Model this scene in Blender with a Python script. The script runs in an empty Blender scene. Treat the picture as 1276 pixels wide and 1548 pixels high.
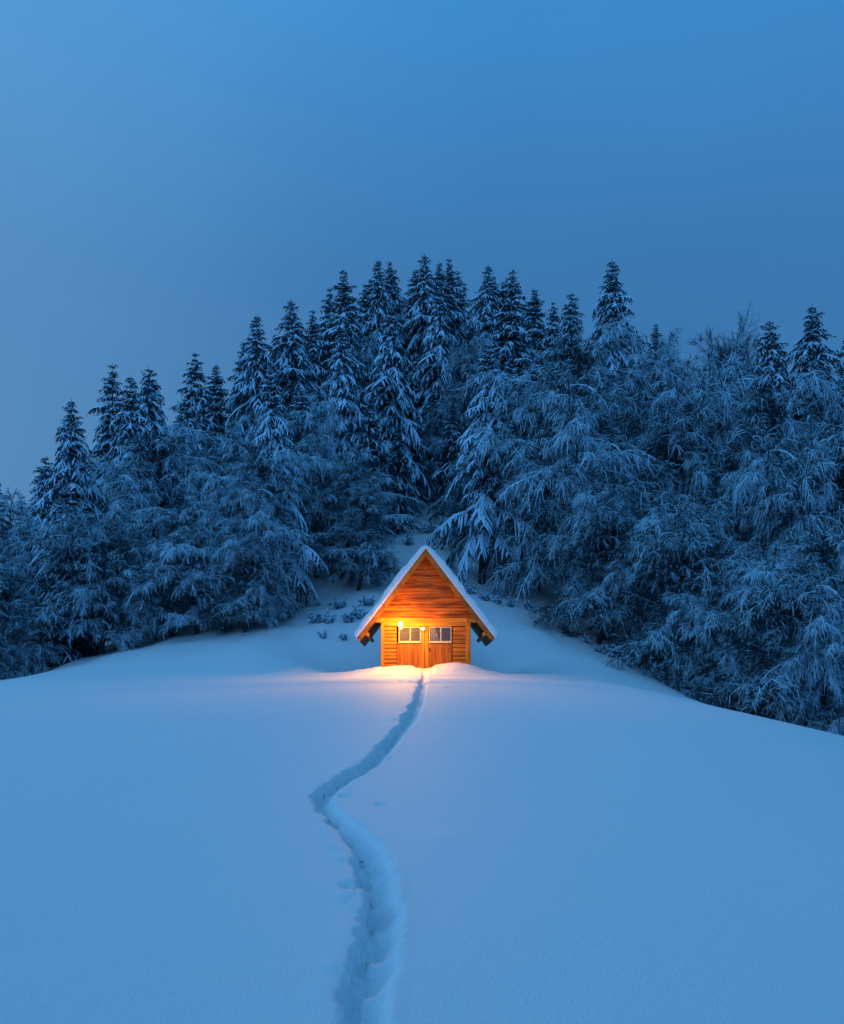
import bpy, math, random
import numpy as np
from mathutils import Vector

# ---------------------------------------------------------------- camera, sky, sun, exposure
sc = bpy.context.scene
COL = sc.collection
R = math.radians
FPX, CX, HY = 1540.0, 638.0, 1060.0          # photo focal length, centre column, horizon row (photo pixels)

cam_d = bpy.data.cameras.new('camera')
cam = bpy.data.objects.new('camera', cam_d)
COL.objects.link(cam)
cam.location = (0, 0, 0)
cam.rotation_euler = (R(90), 0, 0)
cam_d.sensor_fit = 'HORIZONTAL'
cam_d.sensor_width = 36.0
cam_d.lens = 36.0 * FPX / 1276.0
cam_d.shift_y = (HY - 774.0) / 1276.0
cam_d.clip_start, cam_d.clip_end = 0.1, 3000.0
sc.camera = cam

world = bpy.data.worlds.new('World')
sc.world = world
world.use_nodes = True


def build_world():
    nt = world.node_tree
    N, L = nt.nodes, nt.links
    N.clear()
    out = N.new('ShaderNodeOutputWorld')
    bg = N.new('ShaderNodeBackground')
    bg.inputs['Strength'].default_value = 1.0
    L.new(bg.outputs[0], out.inputs[0])
    tc = N.new('ShaderNodeTexCoord')
    sep = N.new('ShaderNodeSeparateXYZ')
    L.new(tc.outputs['Generated'], sep.inputs[0])
    # cloud deck of the blue hour: darker band low over the hill, brighter overhead
    ramp = N.new('ShaderNodeValToRGB')
    L.new(sep.outputs['Z'], ramp.inputs[0])
    cr = ramp.color_ramp
    stops = SKY_STOPS
    cr.elements[0].position, cr.elements[0].color = stops[0][0], (*stops[0][1], 1)
    cr.elements[1].position, cr.elements[1].color = stops[-1][0], (*stops[-1][1], 1)
    for p, c in stops[1:-1]:
        e = cr.elements.new(p)
        e.color = (*c, 1)
    # the side where the light went down (left) is paler and greyer
    mr = N.new('ShaderNodeMapRange')
    mr.interpolation_type = 'SMOOTHSTEP'
    mr.inputs['From Min'].default_value = -0.18
    mr.inputs['From Max'].default_value = 0.40
    dot = N.new('ShaderNodeVectorMath')
    dot.operation = 'DOT_PRODUCT'
    dot.inputs[1].default_value = (-1.0, -0.12, 0.0)
    L.new(tc.outputs['Generated'], dot.inputs[0])
    L.new(dot.outputs['Value'], mr.inputs['Value'])
    mr2 = N.new('ShaderNodeMapRange')            # the open sky behind the viewer is brighter than the cloud over the hill
    mr2.interpolation_type = 'SMOOTHSTEP'
    mr2.inputs['From Min'].default_value = -0.1
    mr2.inputs['From Max'].default_value = 0.95
    dot2 = N.new('ShaderNodeVectorMath')
    dot2.operation = 'DOT_PRODUCT'
    dot2.inputs[1].default_value = (-0.30, -0.95, 0.0)
    L.new(tc.outputs['Generated'], dot2.inputs[0])
    L.new(dot2.outputs['Value'], mr2.inputs['Value'])
    noi = N.new('ShaderNodeTexNoise')
    noi.inputs['Scale'].default_value = 2.3
    noi.inputs['Detail'].default_value = 3.0
    noi.inputs['Roughness'].default_value = 0.5
    L.new(tc.outputs['Generated'], noi.inputs['Vector'])
    mul = N.new('ShaderNodeMath')
    mul.operation = 'MULTIPLY'
    L.new(mr.outputs[0], mul.inputs[0])
    mul.inputs[1].default_value = 1.0
    mix = N.new('ShaderNodeMix')
    mix.data_type = 'RGBA'
    mix.blend_type = 'ADD'
    L.new(mul.outputs[0], mix.inputs[0])
    L.new(ramp.outputs[0], mix.inputs[6])
    mix.inputs[7].default_value = (*SKY_LEFT, 1)
    mix2 = N.new('ShaderNodeMix')
    mix2.data_type = 'RGBA'
    mix2.blend_type = 'ADD'
    L.new(mr2.outputs[0], mix2.inputs[0])
    L.new(mix.outputs[2], mix2.inputs[6])
    mix2.inputs[7].default_value = (*SKY_GLOW, 1)
    # soft cloud mottling
    nm = N.new('ShaderNodeMapRange')
    nm.inputs['From Min'].default_value = 0.3
    nm.inputs['From Max'].default_value = 0.7
    nm.inputs['To Min'].default_value = 0.94
    nm.inputs['To Max'].default_value = 1.06
    L.new(noi.outputs['Fac'], nm.inputs['Value'])
    vm = N.new('ShaderNodeVectorMath')
    vm.operation = 'SCALE'
    L.new(mix2.outputs[2], vm.inputs[0])
    L.new(nm.outputs[0], vm.inputs['Scale'])
    # physical dusk sky on top, very dim
    sky = N.new('ShaderNodeTexSky')
    sky.sky_type = 'NISHITA'
    sky.sun_disc = False
    sky.sun_elevation = SUN_EL
    sky.sun_rotation = SUN_ROT
    sky.air_density, sky.dust_density, sky.ozone_density = 1.0, 0.3, 6.0
    sm = N.new('ShaderNodeVectorMath')
    sm.operation = 'SCALE'
    sm.inputs['Scale'].default_value = 0.004
    L.new(sky.outputs[0], sm.inputs[0])
    ad = N.new('ShaderNodeVectorMath')
    ad.operation = 'ADD'
    L.new(vm.outputs[0], ad.inputs[0])
    L.new(sm.outputs[0], ad.inputs[1])
    L.new(ad.outputs[0], bg.inputs['Color'])


SUN_EL, SUN_ROT = R(24), R(-75)               # direction of the last glow: left of the view
SKY_STOPS = [
    (0.00, (0.036, 0.135, 0.330)),
    (0.28, (0.040, 0.165, 0.395)),
    (0.39, (0.041, 0.178, 0.425)),
    (0.465, (0.045, 0.208, 0.495)),
    (0.565, (0.044, 0.250, 0.590)),
    (0.75, (0.038, 0.212, 0.465)),
    (1.00, (0.036, 0.198, 0.420)),
]
SKY_LEFT = (0.050, 0.084, 0.088)
SKY_GLOW = (0.045, 0.14, 0.34)
build_world()

sun_d = bpy.data.lights.new('sun', 'SUN')
sun_d.energy = 0.60
sun_d.angle = R(50)
sun_d.color = (0.12, 0.50, 1.0)
sun = bpy.data.objects.new('sun', sun_d)
COL.objects.link(sun)
_sd = Vector((math.sin(SUN_ROT) * math.cos(SUN_EL), math.cos(SUN_ROT) * math.cos(SUN_EL), math.sin(SUN_EL)))
sun.rotation_euler = _sd.to_track_quat('Z', 'Y').to_euler()
sun.location = (-30, 10, 60)

vs = sc.view_settings
sc.display_settings.display_device = 'sRGB'
vs.view_transform = 'Standard'
vs.look = 'None'
vs.exposure = 0.0
vs.gamma = 1.0
vs.use_curve_mapping = False
cy = sc.cycles
cy.use_denoising = True
cy.max_bounces = 5
cy.diffuse_bounces = 2
cy.glossy_bounces = 2
cy.transmission_bounces = 3
cy.transparent_max_bounces = 6
cy.caustics_reflective = False
cy.caustics_refractive = False
cy.sample_clamp_indirect = 4.0

# ---------------------------------------------------------------- helpers


def new_mat(name):
    m = bpy.data.materials.new(name)
    m.use_nodes = True
    nt = m.node_tree
    return m, nt, nt.nodes['Principled BSDF']


def plain(name, col, rough=0.7, metal=0.0):
    m, nt, b = new_mat(name)
    b.inputs['Roughness'].default_value = rough
    b.inputs['Metallic'].default_value = metal
    tc = nt.nodes.new('ShaderNodeTexCoord')
    n = nt.nodes.new('ShaderNodeTexNoise')
    n.inputs['Scale'].default_value = 9.0
    n.inputs['Detail'].default_value = 4.0
    nt.links.new(tc.outputs['Object'], n.inputs['Vector'])
    r = nt.nodes.new('ShaderNodeValToRGB')
    r.color_ramp.elements[0].position = 0.3
    r.color_ramp.elements[1].position = 0.7
    r.color_ramp.elements[0].color = (col[0] * .78, col[1] * .78, col[2] * .78, 1)
    r.color_ramp.elements[1].color = (min(1, col[0] * 1.2), min(1, col[1] * 1.2), min(1, col[2] * 1.2), 1)
    nt.links.new(n.outputs['Fac'], r.inputs[0])
    nt.links.new(r.outputs[0], b.inputs['Base Color'])
    return m


def snow_mat(name, col, bumps):
    m, nt, b = new_mat(name)
    b.inputs['Base Color'].default_value = (*col, 1)
    b.inputs['Roughness'].default_value = 0.75
    b.inputs['Specular IOR Level'].default_value = 0.2
    tc = nt.nodes.new('ShaderNodeTexCoord')
    prev = None
    for sca, dist, stren in bumps:
        n = nt.nodes.new('ShaderNodeTexNoise')
        n.inputs['Scale'].default_value = sca
        n.inputs['Detail'].default_value = 5.0
        n.inputs['Roughness'].default_value = 0.65
        nt.links.new(tc.outputs['Object'], n.inputs['Vector'])
        bp = nt.nodes.new('ShaderNodeBump')
        bp.inputs['Strength'].default_value = stren
        bp.inputs['Distance'].default_value = dist
        nt.links.new(n.outputs['Fac'], bp.inputs['Height'])
        if prev is not None:
            nt.links.new(prev.outputs[0], bp.inputs['Normal'])
        prev = bp
    if prev is not None:
        nt.links.new(prev.outputs[0], b.inputs['Normal'])
    return m


def wood_mat(name, light, dark, stretch, rough=0.6, stain=0.5):
    """boards with grain running along the axis that has the small stretch value"""
    m, nt, b = new_mat(name)
    b.inputs['Roughness'].default_value = rough
    b.inputs['Specular IOR Level'].default_value = 0.35
    tc = nt.nodes.new('ShaderNodeTexCoord')
    mp = nt.nodes.new('ShaderNodeMapping')
    mp.inputs['Scale'].default_value = stretch
    nt.links.new(tc.outputs['Object'], mp.inputs['Vector'])
    n = nt.nodes.new('ShaderNodeTexNoise')
    n.inputs['Scale'].default_value = 1.0
    n.inputs['Detail'].default_value = 7.0
    n.inputs['Roughness'].default_value = 0.62
    n.inputs['Distortion'].default_value = 0.4
    nt.links.new(mp.outputs[0], n.inputs['Vector'])
    r = nt.nodes.new('ShaderNodeValToRGB')
    r.color_ramp.elements[0].position = 0.33
    r.color_ramp.elements[1].position = 0.66
    r.color_ramp.elements[0].color = (*dark, 1)
    r.color_ramp.elements[1].color = (*light, 1)
    nt.links.new(n.outputs['Fac'], r.inputs[0])
    n2 = nt.nodes.new('ShaderNodeTexNoise')          # weather stains with a shape of their own
    n2.inputs['Scale'].default_value = 1.0
    n2.inputs['Detail'].default_value = 3.0
    mp2 = nt.nodes.new('ShaderNodeMapping')
    mp2.inputs['Scale'].default_value = (stretch[0] * .35 + .6, stretch[1] * .35 + .6, stretch[2] * .35 + .6)
    mp2.inputs['Location'].default_value = (3.1, 1.7, 5.3)
    nt.links.new(tc.outputs['Object'], mp2.inputs['Vector'])
    nt.links.new(mp2.outputs[0], n2.inputs['Vector'])
    r2 = nt.nodes.new('ShaderNodeMapRange')
    r2.inputs['From Min'].default_value = 0.35
    r2.inputs['From Max'].default_value = 0.62
    r2.inputs['To Min'].default_value = 1.0 - stain
    r2.inputs['To Max'].default_value = 1.05
    nt.links.new(n2.outputs['Fac'], r2.inputs['Value'])
    sm = nt.nodes.new('ShaderNodeVectorMath')
    sm.operation = 'SCALE'
    nt.links.new(r.outputs[0], sm.inputs[0])
    nt.links.new(r2.outputs[0], sm.inputs['Scale'])
    nt.links.new(sm.outputs[0], b.inputs['Base Color'])
    bp = nt.nodes.new('ShaderNodeBump')
    bp.inputs['Strength'].default_value = 0.35
    bp.inputs['Distance'].default_value = 0.01
    nt.links.new(n.outputs['Fac'], bp.inputs['Height'])
    nt.links.new(bp.outputs[0], b.inputs['Normal'])
    return m


M = {}
M['ground_snow'] = snow_mat('snow_cover', (0.86, 0.87, 0.89), [(1.1, 0.03, 0.15), (7.0, 0.016, 0.35), (40.0, 0.018, 0.7)])
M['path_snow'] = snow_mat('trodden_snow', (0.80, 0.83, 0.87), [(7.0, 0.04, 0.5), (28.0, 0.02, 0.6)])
M['roof_snow'] = snow_mat('roof_snow', (0.88, 0.88, 0.9), [(5.0, 0.03, 0.4), (30.0, 0.008, 0.5)])
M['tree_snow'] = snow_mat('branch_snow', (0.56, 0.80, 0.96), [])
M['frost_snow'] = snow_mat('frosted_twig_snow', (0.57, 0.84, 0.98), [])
M['needles'] = plain('spruce_needles', (0.012, 0.028, 0.036), 0.75)
M['twig'] = plain('twig_bark', (0.017, 0.028, 0.043), 0.85)
M['bark'] = plain('trunk_bark', (0.040, 0.036, 0.034), 0.9)
M['bare_twig'] = plain('bare_twig_bark', (0.06, 0.10, 0.14), 0.85)
M['wall_wood'] = wood_mat('wall_boards', (0.66, 0.235, 0.02), (0.40, 0.12, 0.008), (1.6, 9, 24), stain=.35)
M['gable_wood'] = wood_mat('gable_boards', (0.74, 0.21, 0.012), (0.36, 0.078, 0.005), (1.3, 9, 26), stain=.62)
M['door_wood'] = wood_mat('door_boards', (0.58, 0.18, 0.012), (0.34, 0.085, 0.006), (26, 9, 1.4), stain=.4)
M['post_wood'] = wood_mat('post_wood', (0.64, 0.26, 0.020), (0.46, 0.16, 0.011), (18, 18, 1.6), stain=.3)
M['beam_wood'] = wood_mat('beam_wood', (0.66, 0.27, 0.020), (0.48, 0.17, 0.012), (1.5, 14, 14), stain=.3)
M['rafter_wood'] = wood_mat('rafter_wood', (0.58, 0.20, 0.014), (0.36, 0.11, 0.007), (4, 1.6, 4), stain=.4)
M['roof_board'] = wood_mat('roof_boards', (0.50, 0.19, 0.03), (0.30, 0.10, 0.015), (14, 1.5, 14), stain=.4)
M['cream_paint'] = plain('cream_paint', (0.62, 0.55, 0.42), 0.5)
M['curtain_cloth'] = plain('curtain_cloth', (0.80, 0.70, 0.50), 0.9)
M['iron'] = plain('dark_iron', (0.05, 0.045, 0.04), 0.5, 0.8)
M['enamel'] = plain('white_enamel', (0.75, 0.74, 0.7), 0.4)


def glass_mat():
    m = bpy.data.materials.new('window_glass')
    m.use_nodes = True
    nt = m.node_tree
    nt.nodes.clear()
    out = nt.nodes.new('ShaderNodeOutputMaterial')
    mix = nt.nodes.new('ShaderNodeMixShader')
    tr = nt.nodes.new('ShaderNodeBsdfTransparent')
    tr.inputs[0].default_value = (0.96, 0.97, 0.96, 1)
    gl = nt.nodes.new('ShaderNodeBsdfGlossy')
    gl.inputs['Roughness'].default_value = 0.03
    gl.inputs[0].default_value = (0.9, 0.95, 1.0, 1)
    fr = nt.nodes.new('ShaderNodeFresnel')
    fr.inputs['IOR'].default_value = 1.5
    df = nt.nodes.new('ShaderNodeBsdfDiffuse')      # film of dust and frost on the panes
    df.inputs[0].default_value = (0.34, 0.32, 0.27, 1)
    tc = nt.nodes.new('ShaderNodeTexCoord')
    nz = nt.nodes.new('ShaderNodeTexNoise')
    nz.inputs['Scale'].default_value = 5.0
    nz.inputs['Detail'].default_value = 4.0
    nt.links.new(tc.outputs['Object'], nz.inputs['Vector'])
    mr = nt.nodes.new('ShaderNodeMapRange')
    mr.inputs['From Min'].default_value = 0.3
    mr.inputs['From Max'].default_value = 0.7
    mr.inputs['To Min'].default_value = 0.10
    mr.inputs['To Max'].default_value = 0.20
    nt.links.new(nz.outputs['Fac'], mr.inputs['Value'])
    dm = nt.nodes.new('ShaderNodeMixShader')
    nt.links.new(mr.outputs[0], dm.inputs[0])
    nt.links.new(tr.outputs[0], dm.inputs[1])
    nt.links.new(df.outputs[0], dm.inputs[2])
    nt.links.new(fr.outputs[0], mix.inputs[0])
    nt.links.new(dm.outputs[0], mix.inputs[1])
    nt.links.new(gl.outputs[0], mix.inputs[2])
    nt.links.new(mix.outputs[0], out.inputs[0])
    return m


def emit_mat(name, col, strength):
    m, nt, b = new_mat(name)
    b.inputs['Base Color'].default_value = (0.8, 0.8, 0.8, 1)
    b.inputs['Emission Color'].default_value = (*col, 1)
    b.inputs['Emission Strength'].default_value = strength
    return m


M['glass'] = glass_mat()


def link_mesh(name, verts, faces, mat, parent=None, smooth=False):
    """verts (N,3) array, faces (M,k) array (k = 3 or 4) or a list of index lists"""
    me = bpy.data.meshes.new(name)
    verts = np.asarray(verts, dtype=np.float32).reshape(-1, 3)
    if isinstance(faces, np.ndarray):
        k = faces.shape[1]
        me.vertices.add(len(verts))
        me.vertices.foreach_set('co', verts.ravel())
        me.loops.add(faces.size)
        me.loops.foreach_set('vertex_index', faces.astype(np.int32).ravel())
        me.polygons.add(len(faces))
        me.polygons.foreach_set('loop_start', np.arange(0, faces.size, k, dtype=np.int32))
        me.update(calc_edges=True)
    else:
        me.from_pydata([tuple(v) for v in verts.tolist()], [], faces)
        me.update()
    if smooth:
        me.polygons.foreach_set('use_smooth', np.ones(len(me.polygons), dtype=bool))
    me.materials.append(mat)
    o = bpy.data.objects.new(name, me)
    COL.objects.link(o)
    if parent:
        o.parent = parent
    return o


def empty(name, loc=(0, 0, 0)):
    o = bpy.data.objects.new(name, None)
    o.empty_display_size = 0.3
    COL.objects.link(o)
    o.location = loc
    return o


def tag(o, label=None, cat=None, group=None, kind=None):
    if label:
        o['label'] = label
    if cat:
        o['category'] = cat
    if group:
        o['group'] = group
    if kind:
        o['kind'] = kind
    return o


def copy_tree(o, parent=None):
    c = o.copy()
    COL.objects.link(c)
    if parent is not None:
        c.parent = parent
    for ch in list(o.children):
        copy_tree(ch, c)
    return c


class MB:
    """collects boxes, prisms and tubes into one mesh"""

    def __init__(self):
        self.v, self.f = [], []

    def add(self, verts, faces):
        b = len(self.v)
        self.v += [tuple(p) for p in verts]
        self.f += [[i + b for i in q] for q in faces]

    def box(self, x0, x1, y0, y1, z0, z1, ch=0.0):
        """box with chamfered long front edges when ch > 0 (front = low y)"""
        if ch <= 0:
            self.prism([(x0, z0), (x1, z0), (x1, z1), (x0, z1)], y0, y1)
        else:
            b = len(self.v)
            o = [(x0, z0), (x1, z0), (x1, z1), (x0, z1)]
            i = [(x0 + ch, z0 + ch), (x1 - ch, z0 + ch), (x1 - ch, z1 - ch), (x0 + ch, z1 - ch)]
            self.v += [(x, y0, z) for x, z in i] + [(x, y0 + ch, z) for x, z in o] + [(x, y1, z) for x, z in o]
            self.f.append([b, b + 1, b + 2, b + 3])
            for r0 in (0, 4):
                for k in range(4):
                    n = (k + 1) % 4
                    self.f.append([b + r0 + k, b + r0 + 4 + k, b + r0 + 4 + n, b + r0 + n])
            self.f.append([b + 11, b + 10, b + 9, b + 8])

    def prism(self, poly, y0, y1):
        """polygon in (x, z), extruded along y"""
        b, n = len(self.v), len(poly)
        self.v += [(x, y0, z) for x, z in poly] + [(x, y1, z) for x, z in poly]
        self.f.append([b + k for k in range(n)])
        self.f.append([b + n + k for k in reversed(range(n))])
        for k in range(n):
            m = (k + 1) % n
            self.f.append([b + k, b + n + k, b + n + m, b + m])

    def tube(self, pts, rads, sides=8, caps=True):
        pts = [Vector(p) for p in pts]
        b = len(self.v)
        for i, p in enumerate(pts):
            t = (pts[min(i + 1, len(pts) - 1)] - pts[max(i - 1, 0)]).normalized()
            u = t.orthogonal().normalized()
            w = t.cross(u)
            if abs(t.z) > .5:
                u = Vector((1, 0, 0))
                u = (u - t * u.dot(t)).normalized()
                w = t.cross(u)
            for k in range(sides):
                a = 2 * math.pi * k / sides
                self.v.append(tuple(p + (u * math.cos(a) + w * math.sin(a)) * rads[i]))
        for i in range(len(pts) - 1):
            for k in range(sides):
                n = (k + 1) % sides
                self.f.append([b + i * sides + k, b + i * sides + n, b + (i + 1) * sides + n, b + (i + 1) * sides + k])
        if caps:
            self.f.append([b + k for k in reversed(range(sides))])
            e = b + (len(pts) - 1) * sides
            self.f.append([e + k for k in range(sides)])

    def ball(self, c, r, seg=14, rings=9, sz=1.0):
        b = len(self.v)
        for i in range(rings + 1):
            th = math.pi * i / rings
            for k in range(seg):
                a = 2 * math.pi * k / seg
                self.v.append((c[0] + r * math.sin(th) * math.cos(a), c[1] + r * math.sin(th) * math.sin(a),
                               c[2] + r * sz * math.cos(th)))
        for i in range(rings):
            for k in range(seg):
                n = (k + 1) % seg
                self.f.append([b + i * seg + k, b + (i + 1) * seg + k, b + (i + 1) * seg + n, b + i * seg + n])

    def build(self, name, mat, parent=None, smooth=False):
        return link_mesh(name, self.v, self.f, mat, parent, smooth)


# ---------------------------------------------------------------- smooth value noise for the terrain
_rng = np.random.default_rng(11)
_tab = _rng.random((256, 256))


def vnoise(x, y):
    xi, yi = np.floor(x).astype(int), np.floor(y).astype(int)
    fx, fy = x - xi, y - yi
    fx, fy = fx * fx * (3 - 2 * fx), fy * fy * (3 - 2 * fy)
    a = _tab[xi & 255, yi & 255]
    b = _tab[(xi + 1) & 255, yi & 255]
    c = _tab[xi & 255, (yi + 1) & 255]
    d = _tab[(xi + 1) & 255, (yi + 1) & 255]
    return (a * (1 - fx) + b * fx) * (1 - fy) + (c * (1 - fx) + d * fx) * fy - 0.5


def fbm(x, y, oct=4):
    s, a = 0, 1.0
    for k in range(oct):
        s = s + a * vnoise(x * 2 ** k + 17.3 * k, y * 2 ** k + 5.1 * k)
        a *= .5
    return s


# ---------------------------------------------------------------- terrain heights (camera at 0, 0, 0; looks along +y)
TX = np.array([-400, -120, -60, -30, -22, -18, -13, -10, -6, -3, 0, 3, 6, 9, 12, 15, 20, 30, 60, 120, 400], float)
FALL = np.array([-70, -26, -10, -2.6, -1.2, -.5, -.15, -.08, -.02, 0, 0, 0, -.16, -.75, -1.65, -2.8, -4.6, -7, -17, -34, -80])
FALL = FALL.astype(float)
ROWS = {}
for d_, z_ in ((-400, -30), (-60, -9), (-15, -3.6), (0, -2.2), (3, -1.9), (5.2, -1.638), (8.2, -1.331), (11.6, -1.017), (15.5, -.604),
               (19, -.222), (22.5, .044), (27, .32), (30, .51), (34, .76), (37.5, 1.0)):
    ROWS[d_] = z_ + FALL * (1.0 if d_ > 3 else .6)
ROWS[44] = np.array([-70, -28, -10, -3, -.5, .8, 2.0, 2.4, 2.7, 2.9, 2.9, 2.9, 2.4, 1.5, 0, -1.6, -3.5, -6, -14, -30, -70], float)
ROWS[52] = np.array([-66, -24, -7, -2, 1, 2.2, 3.6, 4.4, 5.3, 6, 6.2, 6, 5.5, 4.8, 3.5, 2, .5, -1, -7, -24, -66], float)
ROWS[60] = np.array([-60, -20, -4, -.5, 3, 4.5, 6.2, 7.4, 8.8, 9.6, 9.8, 9.8, 9.6, 9, 8, 7, 5.5, 4, -1, -18, -60], float)
ROWS[75] = np.array([-52, -15, -1, 2.5, 6, 8.5, 11, 13, 15, 15.8, 16, 16.2, 16.5, 16.5, 16, 15.5, 14.5, 13, 7, -9, -50], float)
ROWS[90] = np.array([-50, -13, 0, 4, 8, 11, 15, 17.5, 20, 21, 21.5, 21.5, 21.5, 21.3, 21, 20.6, 19.6, 18, 12, -5, -46], float)
ROWS[110] = ROWS[90] - 1.5
ROWS[160] = ROWS[90] * .6 - 9
ROWS[400] = ROWS[90] * .2 - 60
TD = np.array(sorted(ROWS), float)
TZ = np.array([ROWS[k] for k in sorted(ROWS)])


def _hermite(xs, Y, q):
    """monotone cubic through (xs, Y[:, n]) at q[n] (Y has one column per query)"""
    h = np.diff(xs)[:, None]
    dl = np.diff(Y, axis=0) / h
    m = np.zeros_like(Y)
    w1, w2 = 2 * h[1:] + h[:-1], h[1:] + 2 * h[:-1]
    a, b = dl[:-1], dl[1:]
    same = (a * b) > 0
    with np.errstate(divide='ignore', invalid='ignore'):
        hm = (w1 + w2) / (w1 / a + w2 / b)
    m[1:-1] = np.where(same, hm, 0)
    m[0], m[-1] = dl[0], dl[-1]
    i = np.clip(np.searchsorted(xs, q) - 1, 0, len(xs) - 2)
    n = np.arange(len(q))
    hh = xs[i + 1] - xs[i]
    t = (q - xs[i]) / hh
    y0, y1, m0, m1 = Y[i, n], Y[i + 1, n], m[i, n] * hh, m[i + 1, n] * hh
    t2, t3 = t * t, t * t * t
    return (2 * t3 - 3 * t2 + 1) * y0 + (t3 - 2 * t2 + t) * m0 + (-2 * t3 + 3 * t2) * y1 + (t3 - t2) * m1


def base_z(x, y):
    x, y = np.atleast_1d(np.asarray(x, float)), np.atleast_1d(np.asarray(y, float))
    x, y = np.clip(x, -399, 399), np.clip(y, -399, 399)
    rows = np.array([_hermite(TX, np.repeat(r[:, None], len(x), 1), x) for r in TZ])
    return _hermite(TD, rows, y)


def ground_hit(px, py):
    """where the sight line of a photo pixel meets the snow"""
    ds = np.arange(2.6, 60, .02)
    z = base_z((px - CX) / FPX * ds, ds) - (HY - py) / FPX * ds
    k = np.argmax(z > 0)
    return ((px - CX) / FPX * ds[k], ds[k])


CAB_X, CAB_Y = 0.137, 37.5
# trodden trail: centre line from the foreground up to the doors
PATH_PX = [(528, 1640), (534, 1548), (541, 1500), (554, 1450), (564, 1400), (564, 1350), (554, 1300), (534, 1266), (501, 1236), (479, 1212),
           (485, 1198), (508, 1183), (560, 1150), (590, 1118), (613, 1088), (626, 1066), (632, 1050)]
PATH = [ground_hit(*p) for p in PATH_PX] + [(.02, 32.5), (.06, 35.2), (.07, 37.6)]


def resample(pts, step):
    pts = np.array(pts, float)
    # Catmull-Rom, then even steps
    P = np.vstack([2 * pts[0] - pts[1], pts, 2 * pts[-1] - pts[-2]])
    out = []
    for i in range(1, len(P) - 2):
        t = np.linspace(0, 1, 24, endpoint=False)[:, None]
        out.append(.5 * (2 * P[i] + (P[i + 1] - P[i - 1]) * t + (2 * P[i - 1] - 5 * P[i] + 4 * P[i + 1] - P[i + 2]) * t ** 2 +
                         (3 * P[i] - P[i - 1] - 3 * P[i + 1] + P[i + 2]) * t ** 3))
    out = np.vstack(out)
    s = np.r_[0, np.cumsum(np.hypot(*np.diff(out, axis=0).T))]
    q = np.arange(0, s[-1], step)
    return np.c_[np.interp(q, s, out[:, 0]), np.interp(q, s, out[:, 1])]


PL = resample(PATH, .08)


def path_coord(x, y):
    """signed distance to the trail centre (positive to the right looking uphill) and run along it"""
    n = len(x)
    sd, run = np.full(n, 9.0), np.zeros(n)
    near = np.where((x > -4) & (x < 3) & (y > 3.5) & (y < 38))[0]
    tang = np.gradient(PL, axis=0)
    tang /= np.linalg.norm(tang, axis=1)[:, None]
    for c in range(0, len(near), 4000):
        idx = near[c:c + 4000]
        dx = x[idx][:, None] - PL[None, :, 0]
        dy = y[idx][:, None] - PL[None, :, 1]
        d2 = dx * dx + dy * dy
        k = d2.argmin(1)
        r = np.arange(len(idx))
        side = np.sign(dx[r, k] * tang[k, 1] - dy[r, k] * tang[k, 0])
        sd[idx] = np.sqrt(d2[r, k]) * side
        run[idx] = k * .08
    return sd, run


def sstep(a, b, x):
    t = np.clip((x - a) / (b - a), 0, 1)
    return t * t * (3 - 2 * t)


MOUND_X = np.array([-6, -3.2, -2.6, -2.0, -1.5, -.8, -.35, -.2, .34, .5, .9, 1.15, 1.7, 2.1, 2.6, 3.2, 6])
MOUND_H = np.array([0, .03, .10, .20, .27, .32, .31, .23, .23, .34, .42, .45, .38, .26, .12, .04, 0])


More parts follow.
